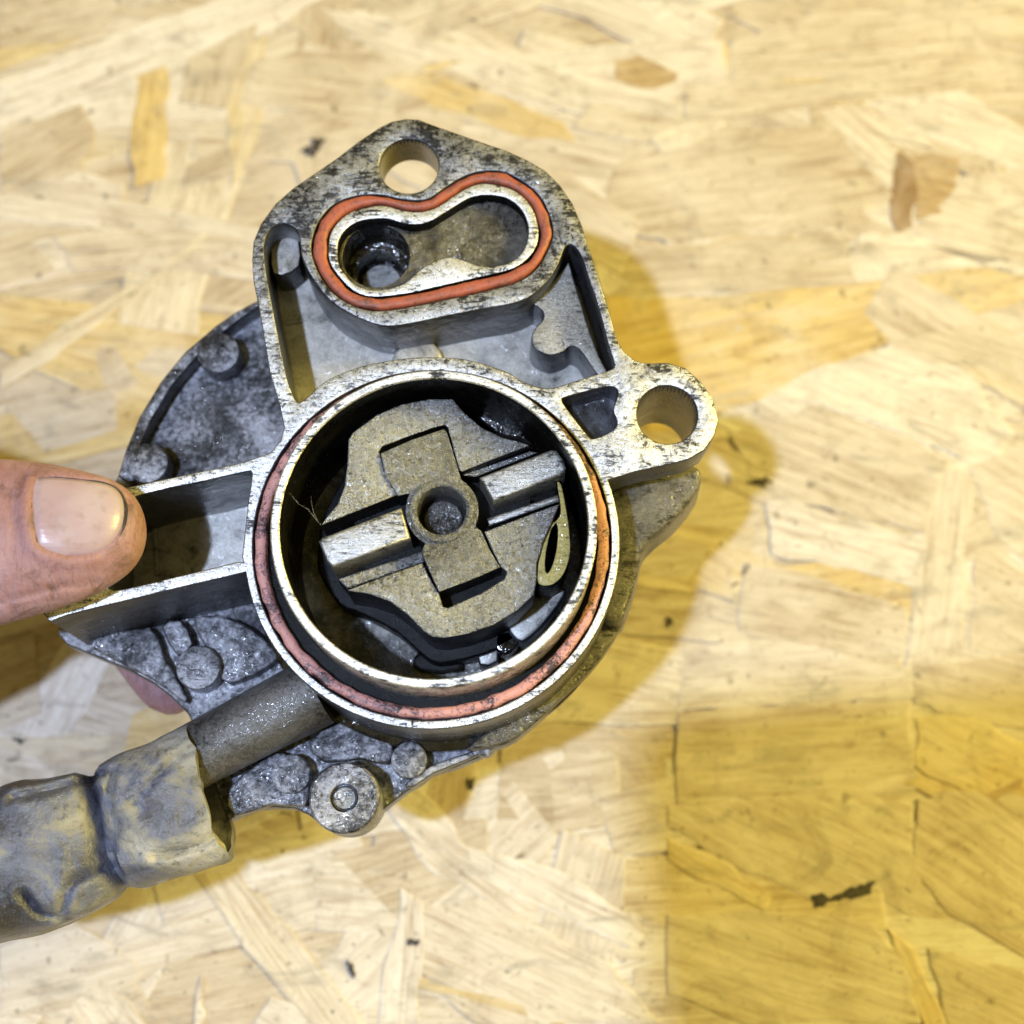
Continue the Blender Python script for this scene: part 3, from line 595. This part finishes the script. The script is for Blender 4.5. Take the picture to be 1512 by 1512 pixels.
# rear plate
BZT = -26.5
plate = [(98,952),(143,970),(193,991),(226,1009),(253,1030),(277,1054),(300,1100),(320,1170),(336,1212),(351,1204),(378,1194),(405,1192),(435,1194),(455,1203),(480,1222),(508,1230),(540,1220),(560,1200),(600,1169),(622,1156),(636,1144),(673,1133),(709,1118),(746,1097),(789,1064),(826,1027),(862,991),(891,955),(913,918),(929,875),(938,835),(946,809),(964,787),(1004,755),(1024,722),(1031,700),(1015,700),(940,712),(890,640),(860,460),(760,400),(600,380),(480,400),(374,446),(348,460),(319,480),(273,519),(237,563),(206,614),(186,662),(174,702),(120,800),(90,900),(84,935)]
rplate = prism('rear_plate', [UL(plate, BZT)], BZT, -32.5, [M['cast'], M['castdark']], pump, 0.6, 0.02)
PZ = -21.5
lathe('rear_cover', (C0[0]+2, C0[1]+2), [(0, -30), (33, -30), (33, -40), (30, -43), (0, -43)], M['castdark'], pump, 64)
rim = [(174,702),(186,662),(206,614),(237,563),(273,519),(319,480),(348,460),(380,443),(384,452),(356,470),(330,490),(287,530),(252,572),(222,622),(202,665),(196,690),(215,705),(190,712)]
prism('plate_rim', [UL(rim, PZ)], PZ, -27, [M['cast'], M['castdark']], rplate, 0.5)
def boss(px, r_px, z, mat=None, h=3, name='cast_boss'):
    c = U(*px, z); r = r_px*0.137
    lathe(name, c, [(0, z), (r-0.45, z), (r-0.1, z-0.15), (r, z-0.5), (r+0.15, z-h), (0, z-h)], mat or M['cast'], rplate, 40)
    return c
boss((217, 683), 31, -20.2, h=6); boss((322, 520), 32, -20.6, h=6)
boss((292, 985), 32, -20.6, h=6); boss((429, 1143), 28, -21.6, h=5); boss((604, 1122), 26, -21.8, h=5); boss((716, 1101), 15, -22.2, h=4)
prism('plate_pad', [smooth(UL([(238,925),(266,915),(284,950),(262,968)], -22.5), 2)], -22.8, -27, [M['cast'], M['castdark']], rplate, 0.5)
prism('plate_pad', [smooth(UL([(285,912),(330,910),(372,928),(400,955),(408,976),(340,1010),(318,985),(300,950)], -22.8), 2)], -23.0, -27, [M['cast'], M['castdark']], rplate, 0.6, dark_edge=False)
prism('plate_pad', [smooth(UL([(130,945),(220,925),(240,965),(275,1030),(262,1030),(220,1000),(160,970)], -22.8), 2)], -23.2, -27, [M['cast'], M['castdark']], rplate, 0.6, dark_edge=False)
prism('plate_pad', [smooth(UL([(336,1165),(392,1118),(420,1112),(455,1150),(450,1190),(400,1188),(345,1205)], -22.8), 2)], -23.0, -27, [M['cast'], M['castdark']], rplate, 0.6, dark_edge=False)
prism('plate_pad', [smooth(UL([(455,1095),(500,1066),(545,1085),(580,1095),(572,1128),(530,1120),(478,1125)], -22.8), 2)], -23.1, -27, [M['cast'], M['castdark']], rplate, 0.6, dark_edge=False)
prism('plate_pad', [smooth(UL([(598,1158),(640,1128),(690,1112),(740,1090),(745,1094),(690,1122),(640,1142),(610,1162)], -22.8), 2)], -23.0, -27, [M['cast'], M['castdark']], rplate, 0.4)
prism('side_body', [smooth(UL([(880,690),(930,685),(1000,682),(1032,690),(1036,712),(1026,732),(1002,762),(966,792),(950,814),(944,842),(932,884),(914,920),(880,900),(870,780)], -15), 3)], -15, -28, [M['bodywarm'], M['bodywarm']], pump, 1.5, 0.05)
prism('side_body', [smooth(UL([(900,900),(934,872),(918,924),(894,962),(864,998),(828,1033),(792,1066),(748,1098),(690,1104),(760,1050),(830,985),(870,930)], -19), 3)], -19, -28, [M['bodywarm'], M['bodywarm']], pump, 0.8)
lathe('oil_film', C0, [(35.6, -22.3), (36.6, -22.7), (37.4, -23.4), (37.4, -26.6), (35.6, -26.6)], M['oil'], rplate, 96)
bc = U(508, 1178, -17.5)
bb = lathe('bolt_boss', bc, [(2.75, -17.5), (6.4, -17.5), (6.8, -17.9), (7.1, -31), (0, -31), (0, -20.2), (2.6, -20.2)], M['cast'], pump, 64)
lathe('boss_pin', bc, [(0, -18.6), (2.0, -18.6), (2.4, -19), (2.4, -20.3), (0, -20.3)], M['face_dull'], bb, 40)

# outlet pipe and the hose end on it
p0 = Vector((*U(470, 1020, -19), -19)); p1 = Vector((*U(296, 1112, -20), -20)); p2 = p1+(p1-p0)*0.5
d_ = (p1-p0)
sweep('outlet_pipe', [p0, p0+d_*0.3, p0+d_*0.6, p1, p2], [7.0, 6.8, 6.6, 6.45, 6.3], M['pipe'], pump, 40)
def hose():
    """flattened, creased old rubber hose end: open tube with wall thickness"""
    st = [  # axis pixel, z, half width px across, half height mm, lean of the end
        (312,1172,-20.0, 103, 9.0), (300,1177,-20.0, 103, 9.6), (270,1186,-20.0, 101, 10.4), (235,1198,-20.2, 99, 10.6), (205,1210,-20.6, 97, 10.2), (184,1219,-20.9, 95, 9.8), (172,1223,-21.6, 90, 8.0),
        (165,1226,-22.2, 86, 6.6), (158,1229,-21.8, 88, 7.8), (144,1234,-21.0, 96, 10.2), (110,1247,-20.4, 102, 11.2), (70,1259,-20.2, 107, 11.8), (30,1271,-20.2, 108, 12.0), (-15,1283,-20.2, 104, 12.0), (-70,1300,-20.2, 102, 12.0), (-130,1318,-20.2, 100, 12.0)]
    fine_st = []
    for q0, q1 in zip(st, st[1:]):
        m = max(2, int(abs(q0[0]-q1[0])/5))
        for j in range(m): fine_st.append(tuple(u0+(u1-u0)*j/m for u0, u1 in zip(q0, q1)))
    st = fine_st+[st[-1]]
    folds = [[Vector(U(*p_, -12)) for p_ in l_] for l_ in ([(168,1140),(160,1180),(172,1222),(160,1255),(172,1310)], [(172,1222),(215,1170),(262,1120),(285,1105)], [(172,1226),(230,1190),(310,1150)], [(150,1140),(90,1160),(20,1178)], [(160,1275),(110,1300),(90,1345)], [(40,1320),(60,1350),(120,1362)], [(230,1265),(290,1250),(335,1225)])]
    def fold_d(q_):
        best = 99; p_ = Vector((q_.x, q_.y))
        for l_ in folds:
            for a_, b_ in zip(l_, l_[1:]):
                t_ = max(0, min(1, (p_-a_).dot(b_-a_)/(b_-a_).length_squared)); best = min(best, (p_-a_-(b_-a_)*t_).length)
        return best
    bm = bmesh.new(); N = 96; outer_r, inner_r = [], []
    ax = (Vector((*U(30, 1275, -20), -20))-Vector((*U(300, 1178, -20), -20))).normalized()
    sd = Vector((0, 0, 1)).cross(ax).normalized()          # across, in the board plane
    for k, (x, y, z, hw, hh) in enumerate(st):
        c = Vector((*U(x, y, z), z)); w = hw*0.1335
        for lst, th in ((outer_r, 0.0), (inner_r, 1.9)):
            ring = []
            for i in range(N):
                a = 2*math.pi*i/N; ca, sa = math.cos(a), math.sin(a)
                e = 0.72
                q = c + sd*math.copysign(abs(ca)**e, ca)*(w-th) + Vector((0, 0, 1))*math.copysign(abs(sa)**e, sa)*(hh-th)
                nn = Vector((noise.noise(q*0.12), noise.noise(q*0.12+Vector((7, 1, 4))), noise.noise(q*0.12+Vector((3, 9, 2)))))
                n2_ = noise.noise(Vector((q.x*0.22, q.y*0.22, q.z*0.5)))
                q += nn*0.7 + Vector((0, 0, 1))*(abs(n2_)*-0.6) + ax*noise.noise(Vector((ca*1.3, sa*1.3, 4.0)))*0.9
                if sa > 0:
                    fd = fold_d(q); q.z += -1.5*math.exp(-(fd/0.7)**2)+0.55*math.exp(-((fd-1.6)/1.0)**2)
                if k == 0: q += ax*(-0.5*noise.noise(Vector((ca*3, sa*3, 1))))
                ring.append(bm.verts.new(q*MM))
            lst.append(ring)
    for lst in (outer_r, inner_r):
        for a, b in zip(lst, lst[1:]):
            for i in range(N): bm.faces.new((a[i], b[i], b[(i+1) % N], a[(i+1) % N]))
    for end in (0, -1):
        for i in range(N): bm.faces.new((outer_r[end][i], inner_r[end][i], inner_r[end][(i+1) % N], outer_r[end][(i+1) % N]))
    return finish('hose_end', bm, M['hose'], pump, 60)
ho = hose(); ho['label'] = 'short torn end of dusty rubber hose'

# ------------------------------------------------------------------ the hand
hand = empty('hand', (U(-100, 800, 0)[0]*MM, U(-100, 800, 0)[1]*MM, H*MM))
hand['label'] = 'bare hand gripping the pump with its thumb on top and fingers underneath'; hand['category'] = 'hand'
HO = Vector((U(-100, 800, 0)[0], U(-100, 800, 0)[1], 0.0))
def sec_tube(bm, secs, N=48):
    """secs: (centre, half-width vector, half-height vector)"""
    rings = []
    for c, wv_, hv_ in secs:
        rings.append([bm.verts.new((c+wv_*math.cos(2*math.pi*i/N)+hv_*math.sin(2*math.pi*i/N)-HO)*MM) for i in range(N)])
    for a, b in zip(rings, rings[1:]):
        for i in range(N): bm.faces.new((a[i], b[i], b[(i+1) % N], a[(i+1) % N]))
    bm.faces.new(rings[0][::-1]); bm.faces.new(rings[-1])
ZT = 7.0
th = [(-420,560,1010,-4,12),(-300,600,985,0,12),(-200,640,962,3,11.5),(-110,664,942,5.5,10.6),(-50,672,930,7,9.8),(0,678,922,7.5,9.3),(40,681,912,7.6,8.9),(80,687,900,7.6,8.5),(115,694,888,7.4,8.0),(145,702,874,7.0,7.4),(168,710,861,6.6,6.8),(186,720,848,6.2,6.0),(199,732,834,5.9,5.1),(208,747,818,5.6,3.9),(213,764,800,5.5,2.3),(214.5,776,788,5.4,0.9)]
bm = bmesh.new(); secs = []
for x, yt, yb, z, hh in th:
    a, b = Vector((*U(x, yt, z), z)), Vector((*U(x, yb, z), z))
    secs.append(((a+b)/2, (a-b)/2, Vector((0, 0, hh))))
THSEC = secs
sec_tube(bm, secs)
def finger(path, rads, flat=0.92):
    s_ = []
    for k, (p, r) in enumerate(zip(path, rads)):
        p = Vector(p); a = Vector(path[max(0, k-1)]); b = Vector(path[min(len(path)-1, k+1)])
        t = (b-a).normalized(); w_ = Vector((0, 0, 1)).cross(t).normalized(); h_ = t.cross(w_).normalized()
        s_.append((p, w_*r, h_*r*flat))
    sec_tube(bm, s_, 32)
def fp(x, y, z): return (*U(x, y, z), z)
# index finger: under the plate, its tip shows between plate and hose
finger([fp(-300,800,-28), fp(-200,800,-36), fp(-100,806,-41), fp(-10,822,-42.5), fp(80,850,-42.5), fp(155,890,-42.5), fp(206,944,-42.5), fp(240,996,-42.5), fp(254,1026,-42.3), fp(264,1044,-42.2), fp(268,1052,-42.1)], [10.5, 10.0, 9.0, 8.4, 8.0, 7.7, 7.4, 6.9, 5.6, 3.2, 0.8])
# middle finger: behind the rear cover; ring and little fingers folded into the palm
finger([fp(-300,740,-32), fp(-170,745,-40), fp(-40,760,-45), fp(90,765,-47), fp(200,770,-49), fp(290,775,-50.5), fp(340,780,-51), fp(365,782,-51.2)], [10.8, 10.2, 9.0, 8.4, 8.2, 7.6, 6.0, 1.5])
finger([fp(-310,670,-32), fp(-230,650,-44), fp(-170,655,-54), fp(-160,680,-60), fp(-200,700,-62), fp(-240,705,-60), fp(-260,706,-58)], [10.2, 9.8, 9.2, 8.8, 8.0, 5.6, 1.5])
finger([fp(-330,580,-30), fp(-270,560,-40), fp(-220,565,-48), fp(-215,585,-53), fp(-245,600,-55), fp(-275,606,-53)], [9.0, 8.6, 8.0, 7.4, 5.5, 1.2])
# palm
pal = []
for x, yt, yb, z, hh in [(-720,640,1120,-20,20),(-560,600,1130,-18,22),(-400,590,1120,-17,23),(-280,600,1060,-16,18),(-200,630,1010,-12,13),(-150,680,960,-9,8)]:
    a, b = Vector((*U(x, yt, z), z)), Vector((*U(x, yb, z), z)); pal.append(((a+b)/2, (a-b)/2, Vector((0, 0, hh))))
sec_tube(bm, pal)
tmp = finish('hand_tmp', bm, M['skin'], None, smoothit=False)
rm = tmp.modifiers.new('r', 'REMESH'); rm.mode = 'VOXEL'; rm.voxel_size = 0.00075
sm_ = tmp.modifiers.new('s', 'SMOOTH'); sm_.factor = 0.5; sm_.iterations = 5
dg = bpy.context.evaluated_depsgraph_get(); dg.update()
me = bpy.data.meshes.new_from_object(tmp.evaluated_get(dg)); me.name = 'skin'
bpy.data.objects.remove(tmp)
# nail bed frame: pixel outline of the nail on the thumb's back
def top_of_thumb(x, y):
    """height of the thumb's upper skin at mm point (x, y)"""
    for (c1, w1, h1_), (c2, w2, h2_) in zip(THSEC, THSEC[1:]):
        if c1.x <= x <= c2.x:
            t = (x-c1.x)/(c2.x-c1.x); c = c1.lerp(c2, t); w = w1.lerp(w2, t); hh = h1_.z+(h2_.z-h1_.z)*t
            s = (y-c.y)/max(0.1, w.y)
            return c.z+hh*math.sqrt(max(0.0, 1-s*s)) if abs(s) < 1 else None
    return None
NAIL = smooth([(50,706),(48,730),(50,760),(54,790),(60,808),(78,817),(100,821),(125,818),(146,810),(162,795),(173,775),(177,752),(174,730),(165,714),(150,705),(125,702),(95,701),(68,701)], 3)
NZ = 15.0
NAILmm = orient(UL(NAIL, NZ), True)
ncx = sum(p[0] for p in NAILmm)/len(NAILmm); ncy = sum(p[1] for p in NAILmm)/len(NAILmm)
def nail_dist(x, y):
    """signed distance to the nail outline (negative inside)"""
    best = 1e9; inside = False; N = len(NAILmm)
    for i in range(N):
        a, b = NAILmm[i], NAILmm[(i+1) % N]
        dx, dy = b[0]-a[0], b[1]-a[1]; L2 = dx*dx+dy*dy
        t = max(0, min(1, ((x-a[0])*dx+(y-a[1])*dy)/L2)) if L2 > 0 else 0
        best = min(best, math.hypot(x-a[0]-t*dx, y-a[1]-t*dy))
        if (a[1] > y) != (b[1] > y) and x < (b[0]-a[0])*(y-a[1])/(b[1]-a[1])+a[0]: inside = not inside
    return -best if inside else best
kn = [(U(x, 800, 10)[0], dp) for x, dp in ((36, 0.35), (26, 0.5), (14, 0.45), (2, 0.6), (-14, 0.7), (-30, 0.5), (-50, 0.7))]
for v_ in me.vertices:
    x, y, z = v_.co.x/MM+HO.x, v_.co.y/MM+HO.y, v_.co.z/MM
    if z > 4 and ncx-14 < x < ncx+14 and abs(y-ncy) < 14:
        d = nail_dist(x, y)
        if d < 0: z -= 0.75*min(1, -d/0.9)
        else: z += 0.55*math.exp(-((d-1.1)/1.0)**2)*(1 if x < ncx+4 else 0.35)
    if z > 0:                              # wrinkles over the knuckle
        for q, dp in kn:
            z -= dp*math.exp(-((x-q-1.1*noise.noise(Vector((y*0.16, q, 0)))-0.5*math.sin(y*0.35+q))/0.42)**2)*(0.55+0.6*noise.noise(Vector((y*0.2, q*3, 1))))
        fy = U(120, 868, 8)[1]+(x-U(120, 868, 8)[0])*0.28+0.7*noise.noise(Vector((x*0.15, 3, 0)))    # fold along the pad's edge
        z -= 0.6*math.exp(-((y-fy)/0.55)**2)*(1 if x < U(150, 868, 8)[0] else 0)
    v_.co.z = z*MM
for p in me.polygons: p.use_smooth = True
me.materials.clear(); me.materials.append(M['skin'])
sk = bpy.data.objects.new('skin', me); COL.objects.link(sk); sk.parent = hand
# the thumbnail
bm = bmesh.new(); rings = []
K = 9
for lvl in range(K+1):
    s = 1-lvl/K
    ring = []
    for x, y in NAILmm:
        xx, yy = ncx+(x-ncx)*s*0.985, ncy+(y-ncy)*s*0.985
        t = top_of_thumb(xx, yy) or 10
        zz = t+0.05-0.30*max(0, (s-0.8)/0.2)**2
        ring.append(bm.verts.new((Vector((xx, yy, zz))-HO)*MM) if s > 0.01 else None)
    if s <= 0.01:
        cv_ = bm.verts.new((Vector((ncx, ncy, (top_of_thumb(ncx, ncy) or 10)+0.18))-HO)*MM); ring = [cv_]
    rings.append(ring)
NN = len(NAILmm)
for a, b in zip(rings, rings[1:]):
    for i in range(NN):
        k = (i+1) % NN
        if len(b) == 1: bm.faces.new((a[i], a[k], b[0]))
        else: bm.faces.new((a[i], a[k], b[k], b[i]))
low = [bm.verts.new(v2.co-Vector((0, 0, 0.0006))) for v2 in rings[0]]
for i in range(NN): bm.faces.new((rings[0][i], low[i], low[(i+1) % NN], rings[0][(i+1) % NN]))
nl = finish('thumbnail', bm, M['nail'], sk, 60)
# dirt line round the nail
bm = bmesh.new(); pr = None; rr = []
for i, (x, y) in enumerate(NAILmm):
    t = (top_of_thumb(x, y) or 10)-0.16; wd = (0.22 if x > ncx+2 or y < ncy-3 else 0.05)+0.2*noise.noise(Vector((x*0.5, y*0.5, 2)))+(0.16 if x > ncx+4 and y < ncy+3 else 0)
    dx, dy = x-ncx, y-ncy; L = math.hypot(dx, dy); dx /= L; dy /= L
    rr.append([bm.verts.new((Vector((x+dx*o_, y+dy*o_, t+h_))-HO)*MM) for o_, h_ in ((-wd, -0.3), (-wd*0.6, 0.12), (wd*0.8, 0.16), (wd, -0.3))])
for i in range(NN):
    a, b = rr[i], rr[(i+1) % NN]
    for j in range(3): bm.faces.new((a[j], b[j], b[j+1], a[j+1]))
finish('nail_dirt', bm, M['grime'], sk, 60)

# ------------------------------------------------------------------ the phone that takes the picture (out of view; its body blocks the work lamp from one corner)
phone = empty('smartphone', (-0.077, -0.074, (279+H)*MM))
phone.rotation_euler = (0, 0, math.radians(5))
phone['label'] = 'black smartphone held flat above the pump'; phone['category'] = 'phone'
def rbox(name, x0, x1, y0, y1, z0, z1, r, mat, parent):
    l = []
    for cx, cy, a in ((x1-r, y1-r, 0), (x0+r, y1-r, 90), (x0+r, y0+r, 180), (x1-r, y0+r, 270)):
        for k in range(7): an = math.radians(a+15*k); l.append((cx+r*math.cos(an), cy+r*math.sin(an)))
    return prism(name, [l], z1, z0, mat, parent, min(1.0, (z1-z0)*0.2))
rbox('phone_body', 0, 158, -76, 0, 0, 8, 9, M['phone'], phone)
rbox('camera_bump', 50, 82, -34, -2, -1.2, 0.2, 6, M['phone'], phone)
